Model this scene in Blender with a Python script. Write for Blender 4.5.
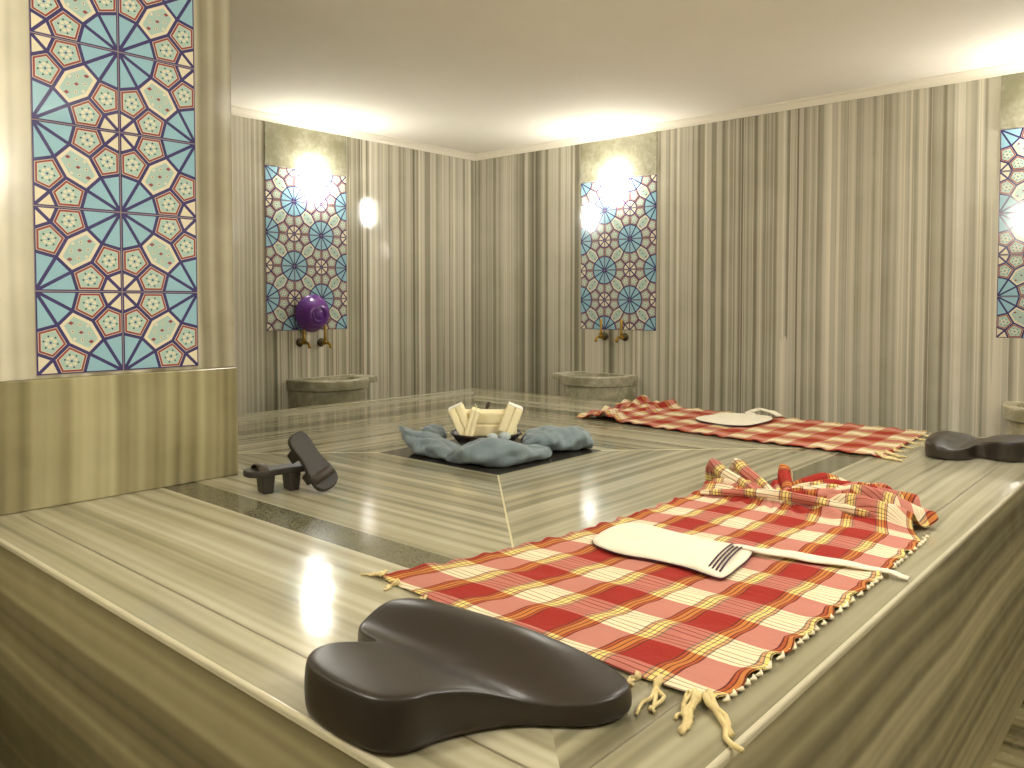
import bpy, bmesh, math, random
from mathutils import Vector, Matrix
from math import sin, cos, pi, sqrt, radians, atan2, hypot

random.seed(7)
for o in list(bpy.data.objects):
    bpy.data.objects.remove(o)
C = bpy.context.scene.collection
scn = bpy.context.scene

# ---------------------------------------------------------------- scale
S = 0.7          # metres per layout unit (camera stands 1 unit above the marble platform)
ZP = 1.315       # platform height in layout units
def W(x, y, z=0.0):
    return Vector((x * S, y * S, (z + ZP) * S))

# ---------------------------------------------------------------- camera
cd = bpy.data.cameras.new('camera')
cam = bpy.data.objects.new('camera', cd)
C.objects.link(cam)
cam.location = W(0, 0, 1)
FOC = 804.0
cd.sensor_fit = 'HORIZONTAL'
cd.sensor_width = 36.0
cd.lens = FOC / 1024 * 36
cd.shift_y = -52 / 1024
cd.clip_start = 0.02
yaw = math.atan(708 / FOC)
cam.rotation_euler = (pi / 2 - math.atan(29 / FOC), 0, pi / 2 - yaw - pi / 2 + 0)
fwd = Vector((cos(yaw), sin(yaw), 0))
cam.rotation_euler[2] = atan2(fwd.y, fwd.x) - pi / 2
scn.camera = cam

# ---------------------------------------------------------------- world, exposure
wd = bpy.data.worlds.new('world')
scn.world = wd
wd.use_nodes = True
wd.node_tree.nodes['Background'].inputs[0].default_value = (1.0, 0.93, 0.8, 1)
wd.node_tree.nodes['Background'].inputs[1].default_value = 0.05
vs = scn.view_settings
vs.view_transform = 'Standard'
vs.look = 'None'
vs.gamma = 1
vs.use_curve_mapping = False
vs.exposure = 2.6
LAMP = 19.0          # emission strength of the wall globes
FILL_REAR = 38.0  # strength of the unseen wall lamps added behind the viewer as fill
FILL_CEIL = 34.0  # strength of the added ceiling fill above the platform

# ---------------------------------------------------------------- node helpers
def lin(c):
    def f(v):
        v /= 255.0
        return v / 12.92 if v <= 0.04045 else ((v + 0.055) / 1.055) ** 2.4
    return (f(c[0]), f(c[1]), f(c[2]), 1)

def newmat(name):
    m = bpy.data.materials.new(name)
    m.use_nodes = True
    return m, m.node_tree, m.node_tree.nodes['Principled BSDF']

def setp(b, rough=0.5, spec=0.5, metal=0.0, coat=0.0, sheen=0.0):
    b.inputs['Roughness'].default_value = rough
    b.inputs['Specular IOR Level'].default_value = spec
    b.inputs['Metallic'].default_value = metal
    b.inputs['Coat Weight'].default_value = coat
    b.inputs['Sheen Weight'].default_value = sheen

def ramp(nt, stops, interp='LINEAR'):
    r = nt.nodes.new('ShaderNodeValToRGB')
    cr = r.color_ramp
    cr.interpolation = interp
    cr.elements[0].position = stops[0][0]
    cr.elements[0].color = stops[0][1]
    cr.elements[1].position = stops[-1][0]
    cr.elements[1].color = stops[-1][1]
    for p, c in stops[1:-1]:
        e = cr.elements.new(p)
        e.color = c
    return r

def mnode(nt, op, a=None, b=None, c=None):
    n = nt.nodes.new('ShaderNodeMath')
    n.operation = op
    for i, v in enumerate((a, b, c)):
        if v is None:
            continue
        if isinstance(v, (int, float)):
            n.inputs[i].default_value = v
        else:
            nt.links.new(v, n.inputs[i])
    return n.outputs[0]

def mixc(nt, fac, a, b, mode='MIX'):
    n = nt.nodes.new('ShaderNodeMix')
    n.data_type = 'RGBA'
    n.blend_type = mode
    for i, v in ((0, fac), (6, a), (7, b)):
        if isinstance(v, (int, float)):
            n.inputs[i].default_value = v
        elif isinstance(v, tuple):
            n.inputs[i].default_value = v
        else:
            nt.links.new(v, n.inputs[i])
    return n.outputs[2]

def noise(nt, vec, scale, detail=2, rough=0.5):
    n = nt.nodes.new('ShaderNodeTexNoise')
    n.inputs['Scale'].default_value = scale
    n.inputs['Detail'].default_value = detail
    n.inputs['Roughness'].default_value = rough
    if vec is not None:
        nt.links.new(vec, n.inputs['Vector'])
    return n.outputs['Fac']

def bump(nt, h, b, strength=0.3, dist=0.005):
    n = nt.nodes.new('ShaderNodeBump')
    n.inputs['Strength'].default_value = strength
    n.inputs['Distance'].default_value = dist
    nt.links.new(h, n.inputs['Height'])
    nt.links.new(n.outputs[0], b.inputs['Normal'])

def striped_marble(name, axis, stops, freq=1.0, slab=0.0, rough=0.12, warp=0.02, along=0.12,
                   fine=0.45, seam=True, spec=0.5, wavy=0.0, seed=0.0, cloud=0.12, thin=0.0):
    """banded marble whose veins are stacked along one world axis ('x','y','z')"""
    m, nt, b = newmat(name)
    g = nt.nodes.new('ShaderNodeNewGeometry')
    sp = nt.nodes.new('ShaderNodeSeparateXYZ')
    nt.links.new(g.outputs['Position'], sp.inputs[0])
    out = {'x': sp.outputs[0], 'y': sp.outputs[1], 'z': sp.outputs[2]}
    others = [out[k] for k in 'xyz' if k != axis]
    c0 = out[axis]
    wn = noise(nt, g.outputs['Position'], 1.3, 1)
    c = mnode(nt, 'ADD', c0, mnode(nt, 'MULTIPLY', mnode(nt, 'SUBTRACT', wn, 0.5), warp * 2))
    if wavy:
        wn2 = noise(nt, g.outputs['Position'], 7.0, 2)
        c = mnode(nt, 'ADD', c, mnode(nt, 'MULTIPLY', mnode(nt, 'SUBTRACT', wn2, 0.5), wavy))
    off = seed
    if slab:
        idx = mnode(nt, 'FLOOR', mnode(nt, 'DIVIDE', c0, slab))
        off = mnode(nt, 'MULTIPLY_ADD', idx, 3.7, seed)
    def vec(f, al):
        cv = nt.nodes.new('ShaderNodeCombineXYZ')
        nt.links.new(mnode(nt, 'MULTIPLY', c, f), cv.inputs[0])
        nt.links.new(mnode(nt, 'MULTIPLY', mnode(nt, 'ADD', others[0], others[1]), al), cv.inputs[1])
        if isinstance(off, float):
            cv.inputs[2].default_value = off
        else:
            nt.links.new(off, cv.inputs[2])
        return cv.outputs[0]
    n1 = noise(nt, vec(7 * freq, along), 1.0, 2, 0.55)
    n2 = noise(nt, vec(26 * freq, along), 1.0, 1, 0.5)
    n3 = noise(nt, vec(2.2 * freq, along), 1.0, 1, 0.5)
    n1 = mnode(nt, 'ADD', mnode(nt, 'MULTIPLY', n1, 0.6), mnode(nt, 'MULTIPLY', n3, 0.4))
    v = mnode(nt, 'ADD', mnode(nt, 'MULTIPLY', n1, 1 - fine), mnode(nt, 'MULTIPLY', n2, fine))
    cl = noise(nt, g.outputs['Position'], 3.0, 4, 0.6)
    v = mnode(nt, 'ADD', v, mnode(nt, 'MULTIPLY', mnode(nt, 'SUBTRACT', cl, 0.5), cloud))
    r = ramp(nt, stops)
    nt.links.new(v, r.inputs[0])
    col = r.outputs[0]
    if thin:      # thin pale calcite lines
        n4 = noise(nt, vec(19 * freq, along * 0.6), 1.0, 0, 0.5)
        ln = mnode(nt, 'LESS_THAN', mnode(nt, 'ABSOLUTE', mnode(nt, 'SUBTRACT', n4, 0.56)), 0.022)
        col = mixc(nt, mnode(nt, 'MULTIPLY', ln, thin), col, lin((232, 224, 204)))
    if slab and seam:
        fr = mnode(nt, 'FRACT', mnode(nt, 'DIVIDE', c0, slab))
        sm = mnode(nt, 'LESS_THAN', fr, 0.004 / slab)
        col = mixc(nt, mnode(nt, 'MULTIPLY', sm, 0.5), col, lin((120, 108, 85)))
    nt.links.new(col, b.inputs['Base Color'])
    setp(b, rough, spec)
    rn = noise(nt, g.outputs['Position'], 9, 3)
    nt.links.new(mnode(nt, 'MULTIPLY_ADD', rn, rough * 0.9, rough * 0.55), b.inputs['Roughness'])
    if 'side' not in name:
        bn = noise(nt, g.outputs['Position'], 5.0, 2)
        bump(nt, bn, b, 0.12, 0.01)
    return m

def speckled(name, c1, c2, scale=120, rough=0.3, bs=0.05, c3=None):
    m, nt, b = newmat(name)
    g = nt.nodes.new('ShaderNodeNewGeometry')
    n = noise(nt, g.outputs['Position'], scale, 3, 0.7)
    r = ramp(nt, [(0.38, lin(c1)), (0.62, lin(c2))])
    nt.links.new(n, r.inputs[0])
    col = r.outputs[0]
    if c3:
        n2 = noise(nt, g.outputs['Position'], scale / 9, 4, 0.6)
        r2 = ramp(nt, [(0.45, (0, 0, 0, 1)), (0.62, (1, 1, 1, 1))])
        nt.links.new(n2, r2.inputs[0])
        col = mixc(nt, r2.outputs[0], col, lin(c3))
    nt.links.new(col, b.inputs['Base Color'])
    setp(b, rough)
    bump(nt, n, b, bs, 0.002)
    return m

def plain(name, c, rough=0.5, spec=0.5, metal=0.0, bscale=0, bs=0.1, bd=0.002, coat=0.0, var=0.0, vscale=8, sheen=0.0):
    m, nt, b = newmat(name)
    b.inputs['Base Color'].default_value = lin(c)
    setp(b, rough, spec, metal, coat, sheen)
    tc = nt.nodes.new('ShaderNodeTexCoord')
    if var:
        n = noise(nt, tc.outputs['Object'], vscale, 3, 0.6)
        col = mixc(nt, n, lin(tuple(max(0, x - var) for x in c)), lin(tuple(min(255, x + var) for x in c)))
        nt.links.new(col, b.inputs['Base Color'])
    if bscale:
        bump(nt, noise(nt, tc.outputs['Object'], bscale, 3), b, bs, bd)
    return m

# ---------------------------------------------------------------- mesh helpers
class MB:
    """collects faces in layout units, builds ONE mesh object"""
    def __init__(s):
        s.v = []; s.f = []; s.mi = []; s.sm = []; s.uv = []
    def add(s, vs, fs, mi=0, smooth=False, uvs=None):
        o = len(s.v)
        s.v += [tuple(p) for p in vs]
        for f in fs:
            s.f.append(tuple(o + i for i in f)); s.mi.append(mi); s.sm.append(smooth)
        s.uv += list(uvs) if uvs else [(0, 0)] * len(vs)
    def box(s, a, b, mi=0):
        x0, y0, z0 = a; x1, y1, z1 = b
        vs = [(x0,y0,z0),(x1,y0,z0),(x1,y1,z0),(x0,y1,z0),(x0,y0,z1),(x1,y0,z1),(x1,y1,z1),(x0,y1,z1)]
        s.add(vs, [(0,3,2,1),(4,5,6,7),(0,1,5,4),(1,2,6,5),(2,3,7,6),(3,0,4,7)], mi)
    def poly_prism(s, pts, z0, z1, mi=0, axis='z'):
        n = len(pts)
        lo = [(p[0], p[1], z0) for p in pts]; hi = [(p[0], p[1], z1) for p in pts]
        fs = [tuple(range(n - 1, -1, -1)), tuple(range(n, 2 * n))]
        fs += [(i, (i + 1) % n, n + (i + 1) % n, n + i) for i in range(n)]
        s.add(lo + hi, fs, mi)
    def loft(s, rings, mi=0, smooth=True, caps=True, closed=False):
        n = len(rings[0]); vs = [p for r in rings for p in r]; fs = []
        for k in range(len(rings) - 1 + (1 if closed else 0)):
            a = k * n; b2 = ((k + 1) % len(rings)) * n
            for i in range(n):
                j = (i + 1) % n
                fs.append((a + i, a + j, b2 + j, b2 + i))
        if caps and not closed:
            fs.append(tuple(range(n - 1, -1, -1)))
            fs.append(tuple((len(rings) - 1) * n + i for i in range(n)))
        s.add(vs, fs, mi, smooth)
    def lathe(s, prof, c=(0, 0, 0), n=32, mi=0, M=None, caps=False, sx=1, sy=1):
        rings = []
        for r, z in prof:
            ring = []
            for i in range(n):
                a = 2 * pi * i / n
                p = Vector((r * cos(a) * sx, r * sin(a) * sy, z))
                if M: p = M @ p
                ring.append((p.x + c[0], p.y + c[1], p.z + c[2]))
            rings.append(ring)
        s.loft(rings, mi, True, caps)
    def tube(s, pts, rad, n=10, mi=0, flat=1.0, up=Vector((0, 0, 1))):
        pts = [Vector(p) for p in pts]
        if isinstance(rad, (int, float)): rad = [rad] * len(pts)
        rings = []
        for k, p in enumerate(pts):
            t = (pts[min(k + 1, len(pts) - 1)] - pts[max(k - 1, 0)]).normalized()
            u = t.cross(up)
            if u.length < 1e-3: u = t.cross(Vector((1, 0, 0)))
            u.normalize(); w = u.cross(t).normalized()
            r = rad[k]
            if isinstance(r, (int, float)): r = (r, r * flat)
            rings.append([tuple(p + u * (r[0] * cos(2*pi*i/n)) + w * (r[1] * sin(2*pi*i/n))) for i in range(n)])
        s.loft(rings, mi, True, True)
    def grid(s, P, UV=None, mi=0, smooth=True):
        nu = len(P); nv = len(P[0])
        vs = [p for r in P for p in r]
        fs = [(i*nv+j, (i+1)*nv+j, (i+1)*nv+j+1, i*nv+j+1) for i in range(nu-1) for j in range(nv-1)]
        s.add(vs, fs, mi, smooth, [q for r in UV for q in r] if UV else None)
    def build(s, name, mats, parent=None, origin=(0, 0, 0), bevel=0, segs=2, subsurf=0, solid=0, world=True, weld=False):
        me = bpy.data.meshes.new(name)
        ox, oy, oz = origin
        me.from_pydata([((x-ox)*S, (y-oy)*S, (z-oz)*S) for x, y, z in s.v], [], s.f)
        if not isinstance(mats, (list, tuple)): mats = [mats]
        for m in mats: me.materials.append(m)
        me.polygons.foreach_set('material_index', s.mi)
        me.polygons.foreach_set('use_smooth', s.sm)
        if any(q != (0, 0) for q in s.uv):
            ul = me.uv_layers.new(name='UVMap')
            for l in me.loops:
                ul.data[l.index].uv = s.uv[l.vertex_index]
        bm = bmesh.new(); bm.from_mesh(me)
        if weld: bmesh.ops.remove_doubles(bm, verts=bm.verts, dist=1e-5)
        if not s.open_ok(): bmesh.ops.recalc_face_normals(bm, faces=bm.faces)
        bm.to_mesh(me); bm.free()
        me.update()
        o = bpy.data.objects.new(name, me)
        C.objects.link(o)
        if parent:
            o.parent = parent
        elif world:
            o.location = W(*origin)
        if solid:
            md = o.modifiers.new('thickness', 'SOLIDIFY'); md.thickness = solid * S; md.offset = 1
        if bevel:
            md = o.modifiers.new('bevel', 'BEVEL'); md.width = bevel * S; md.segments = segs
            md.limit_method = 'ANGLE'; md.angle_limit = radians(40); md.harden_normals = False
        if subsurf:
            md = o.modifiers.new('smooth', 'SUBSURF'); md.levels = subsurf; md.render_levels = subsurf
        return o
    _open = False
    def open_ok(s): return s._open

def tag(o, label=None, cat=None, group=None, kind=None):
    if label: o['label'] = label
    if cat: o['category'] = cat
    if group: o['group'] = group
    if kind: o['kind'] = kind
    return o

def empty(name, loc=(0, 0, 0), rz=0):
    o = bpy.data.objects.new(name, None)
    C.objects.link(o)
    o.empty_display_size = 0.1
    o.location = W(*loc); o.rotation_euler = (0, 0, rz)
    return o

def copy_tree(o, parent=None):
    c = o.copy(); C.objects.link(c)
    if parent: c.parent = parent
    for ch in list(o.children):
        copy_tree(ch, c)
    return c

# ---------------------------------------------------------------- materials
L1, L2, L3, L4 = (106, 102, 85), (158, 152, 131), (192, 187, 167), (232, 228, 213)
wall_stops = [(0.34, lin(L1)), (0.42, lin((142, 136, 116))), (0.46, lin(L2)), (0.52, lin(L3)), (0.58, lin((204, 198, 178))), (0.63, lin(L4))]
m_wx = striped_marble('banded_marble_wall_x', 'x', wall_stops, slab=0.75, spec=0.35, rough=0.08, seed=1.3, warp=0.004, along=0.015, fine=0.42, thin=0.6, cloud=0.06)
m_wy = striped_marble('banded_marble_wall_y', 'y', wall_stops, slab=0.75, spec=0.35, rough=0.08, seed=5.1, warp=0.004, along=0.015, fine=0.42, thin=0.6, cloud=0.06)
col_stops = [(0.40, lin((132, 126, 102))), (0.47, lin((168, 161, 136))), (0.53, lin((190, 184, 160))), (0.60, lin((216, 210, 188)))]
m_col_up = striped_marble('pillar_marble_upper', 'x', col_stops, freq=0.8, rough=0.16, seed=2.2, along=0.05, fine=0.35)
m_col_lo = striped_marble('pillar_marble_lower', 'x', [(0.40, lin((98, 92, 64))), (0.46, lin((136, 128, 94))), (0.52, lin((160, 152, 115))), (0.60, lin((184, 176, 138)))], freq=0.8, rough=0.2, seed=8.4, along=0.1, fine=0.3)
top_stops = [(0.32, lin((104, 99, 76))), (0.42, lin((140, 134, 107))), (0.5, lin((166, 160, 132))), (0.58, lin((186, 180, 153))), (0.68, lin((208, 202, 178)))]
m_px = striped_marble('platform_marble_x', 'x', top_stops, freq=1.25, rough=0.10, seed=3.3, along=0.25, fine=0.4, warp=0.02, cloud=0.08, spec=0.6)
m_py = striped_marble('platform_marble_y', 'y', top_stops, freq=1.25, rough=0.10, seed=6.3, along=0.25, fine=0.4, warp=0.02, cloud=0.08, spec=0.6)
side_stops = [(0.38, lin((92, 84, 58))), (0.46, lin((130, 121, 88))), (0.53, lin((164, 155, 118))), (0.62, lin((192, 183, 146)))]  # platform sides darker than the top: shade put into the marble colour
side_stops_lit = [(0.38, lin((108, 101, 76))), (0.46, lin((148, 140, 108))), (0.53, lin((182, 174, 140))), (0.62, lin((208, 200, 166)))]  # same marble for the brighter sides: stronger light put into the colour
m_side_a = striped_marble('platform_side_marble_shaded', 'z', side_stops, freq=1.0, rough=0.5, seed=4.7, along=0.06, fine=0.25, warp=0.02, wavy=0.0, cloud=0.04)
m_side_b = striped_marble('platform_side_marble_rippled_lit', 'z', side_stops_lit, freq=1.0, rough=0.5, seed=9.7, along=0.10, fine=0.3, warp=0.03, wavy=0.016, cloud=0.05)
m_edge = plain('marble_edge_highlight', (206, 198, 170), rough=0.12, var=14, vscale=3, spec=0.6)  # paler than the slabs: bevel highlight put into the colour
m_floor = striped_marble('floor_marble', 'x', side_stops, freq=1.0, slab=0.6, rough=0.25, seed=7.0, along=0.3, fine=0.3)
m_granite = speckled('dark_granite', (88, 85, 64), (126, 122, 96), scale=160, rough=0.12, bs=0.02)
m_black = speckled('black_granite', (34, 32, 28), (66, 62, 54), scale=160, rough=0.12, bs=0.02)
m_joint = plain('cream_joint', (206, 196, 152), rough=0.4)
m_ceil = plain('painted_ceiling', (244, 238, 224), spec=0.15, rough=0.9, bscale=2.5, bs=0.25, bd=0.03, var=5, vscale=1.2)
m_trim = plain('white_cornice', (236, 228, 208), rough=0.35, bscale=14, bs=0.1, bd=0.004)
m_plainstone = speckled('mossy_plain_stone', (146, 143, 118), (168, 164, 140), scale=30, rough=0.35, c3=(130, 127, 98))
m_basin = speckled('basin_stone', (164, 158, 132), (198, 192, 166), scale=18, rough=0.3, c3=(136, 132, 104))
m_basin2 = speckled('pale_basin_stone', (176, 166, 134), (206, 198, 168), scale=26, rough=0.3, c3=(150, 142, 110))
m_brass = plain('aged_brass', (176, 140, 62), rough=0.3, metal=1.0, var=25, vscale=30)
m_bronze = plain('dark_bronze', (84, 74, 54), rough=0.4, metal=0.8, var=15, vscale=30)
m_purple = plain('purple_plastic', (104, 52, 138), rough=0.22, spec=0.6)
m_foam = plain('black_rubber', (46, 38, 31), rough=0.34, spec=0.5, bscale=22, bs=0.08, bd=0.004, var=5, vscale=5)
m_wood = plain('dark_clog_wood', (46, 41, 31), rough=0.5, var=10, vscale=14, bscale=40, bs=0.15)
m_towel = plain('blue_grey_terry', (122, 136, 140), rough=0.95, spec=0.1, bscale=160, bs=0.7, bd=0.004, var=14, vscale=20, sheen=0.3)
m_towel_light = plain('pale_terry', (176, 186, 184), rough=0.95, spec=0.1, bscale=160, bs=0.7, bd=0.004, var=10, vscale=20)
m_cream = plain('cream_cotton', (248, 236, 192), rough=0.8, bscale=60, bs=0.2, var=6)
m_creamw = plain('white_cotton_end', (250, 246, 232), rough=0.8)
m_white = plain('white_raw_silk', (232, 224, 202), rough=0.85, bscale=90, bs=0.4, bd=0.002, var=6, vscale=20)
m_purpleedge = plain('plum_piping', (70, 30, 52), rough=0.7)
m_basket = plain('dark_metal_bowl', (58, 46, 34), rough=0.35, metal=0.4, bscale=40, bs=0.3)
# tile glazes
g_navy = plain('navy_glaze', (66, 58, 110), rough=0.12, coat=0.5)
g_teal = plain('teal_glaze', (150, 192, 206), rough=0.10, coat=0.5, var=5, vscale=6)
g_red = plain('brick_red_glaze', (150, 74, 74), rough=0.12, coat=0.5)
g_cream = plain('cream_glaze', (228, 218, 190), rough=0.12, coat=0.5)
g_sage = plain('sage_glaze', (174, 200, 190), rough=0.12, coat=0.5)
g_dark = plain('dark_green_glaze', (58, 70, 66), rough=0.2)
g_grout = plain('tile_grout', (150, 130, 124), rough=0.6)
TILEM = [g_navy, g_teal, g_red, g_cream, g_sage, g_dark, g_grout]
# lamp glass
def lampmat(name, st):
    m, nt, b = newmat(name)
    b.inputs['Base Color'].default_value = (0.9, 0.88, 0.82, 1)
    b.inputs['Emission Color'].default_value = (1.0, 0.965, 0.90, 1)
    b.inputs['Emission Strength'].default_value = st
    return m
m_lamp = lampmat('lit_opal_glass', LAMP)
m_fill_ceil = lampmat('ceiling_fill_emitter', FILL_CEIL)
m_fill_rear = lampmat('rear_fill_glass', FILL_REAR)

def plaid_mat(name):
    m, nt, b = newmat(name)
    uvn = nt.nodes.new('ShaderNodeUVMap'); uvn.uv_map = 'UVMap'
    sp = nt.nodes.new('ShaderNodeSeparateXYZ')
    wob = noise(nt, uvn.outputs[0], 9, 2)
    nt.links.new(uvn.outputs[0], sp.inputs[0])
    wv = mnode(nt, 'MULTIPLY', mnode(nt, 'SUBTRACT', wob, 0.5), 0.006)
    u = mnode(nt, 'ADD', sp.outputs[0], wv)
    v = mnode(nt, 'ADD', sp.outputs[1], wv)
    red, white = lin((178, 18, 20)), lin((240, 230, 204))
    blk, org, yel = lin((56, 34, 14)), lin((206, 140, 62)), lin((240, 220, 104))
    # warp: varies with v. W centre at 0, R centre at .5, line bundles at .25 and .75
    half = [(-0.092, blk), (-0.078, org), (-0.052, blk), (-0.040, yel), (-0.006, blk), (0.006, yel), (0.040, blk), (0.052, org), (0.078, blk)]
    st = [(0.0, white)]
    for c0, after in ((0.25, red), (0.75, white)):
        for d, cc in half: st.append((c0 + d, cc))
        st.append((c0 + 0.092, after))
    st.append((1.0, white))
    fv = mnode(nt, 'FRACT', mnode(nt, 'DIVIDE', mnode(nt, 'SUBTRACT', v, 0.99 - 3.48), 0.348))
    rv = ramp(nt, st, 'CONSTANT'); nt.links.new(fv, rv.inputs[0])
    dk = lin((84, 16, 14))
    s2 = [(0.0, white), (0.05, dk), (0.062, white), (0.12, dk), (0.132, white), (0.19, dk), (0.202, white), (0.25, red),
          (0.75, white), (0.80, dk), (0.812, white), (0.87, dk), (0.882, white), (0.94, dk), (0.952, white), (1.0, white)]
    fu = mnode(nt, 'FRACT', mnode(nt, 'DIVIDE', mnode(nt, 'SUBTRACT', u, 2.10 - 3.14), 0.314))
    ru = ramp(nt, s2, 'CONSTANT'); nt.links.new(fu, ru.inputs[0])
    col = mixc(nt, 0.45, rv.outputs[0], ru.outputs[0])
    mu = mixc(nt, 1.0, rv.outputs[0], ru.outputs[0], 'MULTIPLY')
    col = mixc(nt, 0.55, col, mu)
    fz = noise(nt, uvn.outputs[0], 220, 2)
    col = mixc(nt, mnode(nt, 'MULTIPLY', fz, 0.12), col, lin((230, 190, 160)))
    nt.links.new(col, b.inputs['Base Color'])
    setp(b, 0.9, 0.1)
    # crinkle running across the weft bands
    cv = nt.nodes.new('ShaderNodeCombineXYZ')
    nt.links.new(mnode(nt, 'MULTIPLY', u, 60), cv.inputs[0]); nt.links.new(mnode(nt, 'MULTIPLY', v, 12), cv.inputs[1])
    bump(nt, noise(nt, cv.outputs[0], 1.0, 3), b, 0.6, 0.006)
    return m
m_plaid = plaid_mat('red_plaid_cotton')
m_fringe = plain('fringe_cotton', (216, 196, 140), rough=0.9, var=22, vscale=50)
m_fringe2 = plain('fringe_cotton_white', (232, 222, 190), rough=0.9, var=10, vscale=50)

# ================================================================ ROOM SHELL
XR, YL, ZC, ZF = 8.0, 7.72, 3.02, -ZP
XN, YN = -0.9, -0.9
def struct(name, mb, mats, **k):
    o = mb.build(name, mats, **k); tag(o, kind='structure'); return o

T = 0.25
b = MB(); b.box((XN - T, YN - T, ZF - T), (XR + T, YL + T, ZF)); struct('floor', b, m_floor)
b = MB(); b.box((XN - T, YN - T, ZC), (XR + T, YL + T, ZC + T)); struct('ceiling', b, m_ceil)
b = MB(); b.box((XN - T, YL, ZF), (XR + T, YL + T, ZC)); struct('wall_left', b, m_wx)
b = MB(); b.box((XR, YN, ZF), (XR + T, YL, ZC)); struct('wall_right', b, m_wy)
b = MB(); b.box((XN - T, YN - T, ZF), (XR + T, YN, ZC)); struct('wall_front', b, m_wx)
b = MB(); b.box((XN - T, YN, ZF), (XN, YL, ZC)); struct('wall_back', b, m_wy)

# partition pillar carrying the large tile panel (stands on the platform, runs down to the floor beside it)
CX1, CY0, CY1 = 2.44, 4.28, 5.0
PX0, PX1, PY0, PY1 = 1.097, 6.8, 0.80, 6.6
b = MB()
b.box((XN, CY0, 0.63), (CX1 - 0.012, CY1, ZC), 0)
b.box((PX0, CY0 - 0.008, 0.001), (CX1, CY1 + 0.008, 0.63), 1)
b.box((XN, CY0 - 0.008, ZF), (PX0 - 0.02, CY1 + 0.008, 0.63), 1)
struct('wall_partition', b, [m_col_up, m_col_lo], bevel=0.006)

# cornice under the ceiling
def cornice(name, p0, p1, inward):
    p0 = Vector(p0); p1 = Vector(p1); n = Vector(inward)
    prof = [(0, -0.075), (0.02, -0.075), (0.028, -0.05), (0.05, -0.022), (0.075, -0.012), (0.08, 0.0), (0, 0)]
    b = MB()
    rings = [[tuple(p + n * a + Vector((0, 0, ZC + h))) for a, h in prof] for p in (p0, p1)]
    b.loft(rings, smooth=False)
    return struct(name, b, m_trim)
cornice('trim_1', (XN, YL, 0), (XR, YL, 0), (0, -1, 0))
cornice('trim_2', (XR, YN, 0), (XR, YL, 0), (-1, 0, 0))

# plain stone strips above the tile panels
def stone_strip(name, x0, x1, z0, wall):
    b = MB()
    if wall == 'L': b.box((x0, YL - 0.012, z0), (x1, YL, ZC - 0.07))
    else: b.box((XR - 0.012, x0, z0), (XR, x1, ZC - 0.07))
    return struct(name, b, m_plainstone)

# ================================================================ HEATED MARBLE PLATFORM
pl = empty('marble_platform', ((PX0 + PX1) / 2, (PY0 + PY1) / 2, ZF))
tag(pl, 'large square banded marble massage platform filling the middle of the steam room', 'platform')
PO = ((PX0 + PX1) / 2, (PY0 + PY1) / 2, ZF)
EB = 0.045          # bullnose thickness
E0 = 0.2            # edging width
RG0, RG1 = 0.895, 1.085   # inset of the granite ring
def rect(ins): return (PX0 + ins, PY0 + ins, PX1 - ins, PY1 - ins)
def frame_quads(b, i0, i1, z, mx=0, my=1, gap=0.0):
    a = rect(i0); c = rect(i1)
    q = [((a[0], a[1]), (a[0], a[3]), (c[0], c[3]), (c[0], c[1]), mx),
         ((a[2], a[3]), (a[2], a[1]), (c[2], c[1]), (c[2], c[3]), mx),
         ((a[2], a[1]), (a[0], a[1]), (c[0], c[1]), (c[2], c[1]), my),
         ((a[0], a[3]), (a[2], a[3]), (c[2], c[3]), (c[0], c[3]), my)]
    for p in q:
        b.add([(x, y, z) for x, y in p[:4]], [(0, 1, 2, 3)], p[4])
CI = 2.33
ci_x0, ci_y0, ci_x1, ci_y1 = 3.43, 3.13, 4.47, 4.20
b = MB()
frame_quads(b, 0.004, RG0, 0.0)
# inner field: between granite ring and the black centre square, mitred
a = rect(RG1); c = (ci_x0, ci_y0, ci_x1, ci_y1)
for p, mi in (((a[0], a[1]), (a[0], a[3]), (c[0], c[3]), (c[0], c[1])), 0), (((a[2], a[3]), (a[2], a[1]), (c[2], c[1]), (c[2], c[3])), 0), \
             (((a[2], a[1]), (a[0], a[1]), (c[0], c[1]), (c[2], c[1])), 1), (((a[0], a[3]), (a[2], a[3]), (c[2], c[3]), (c[0], c[3])), 1):
    b.add([(x, y, 0.0) for x, y in p], [(0, 1, 2, 3)], mi)
b._open = True
top = b.build('top_slab', [m_px, m_py], pl, PO)
for p in top.data.polygons:
    if p.normal.z < 0: p.flip()
b = MB(); b._open = True
frame_quads(b, RG0, RG1, 0.0, 0, 0)
gi = b.build('granite_band', [m_granite], pl, PO)
for p in gi.data.polygons:
    if p.normal.z < 0: p.flip()
gi['label'] = 'dark speckled granite band'
b = MB(); b.box((ci_x0, ci_y0, -0.03), (ci_x1, ci_y1, 0.0005))
o = b.build('centre_square', [m_black], pl, PO); o['label'] = 'black granite square at the centre'
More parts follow.
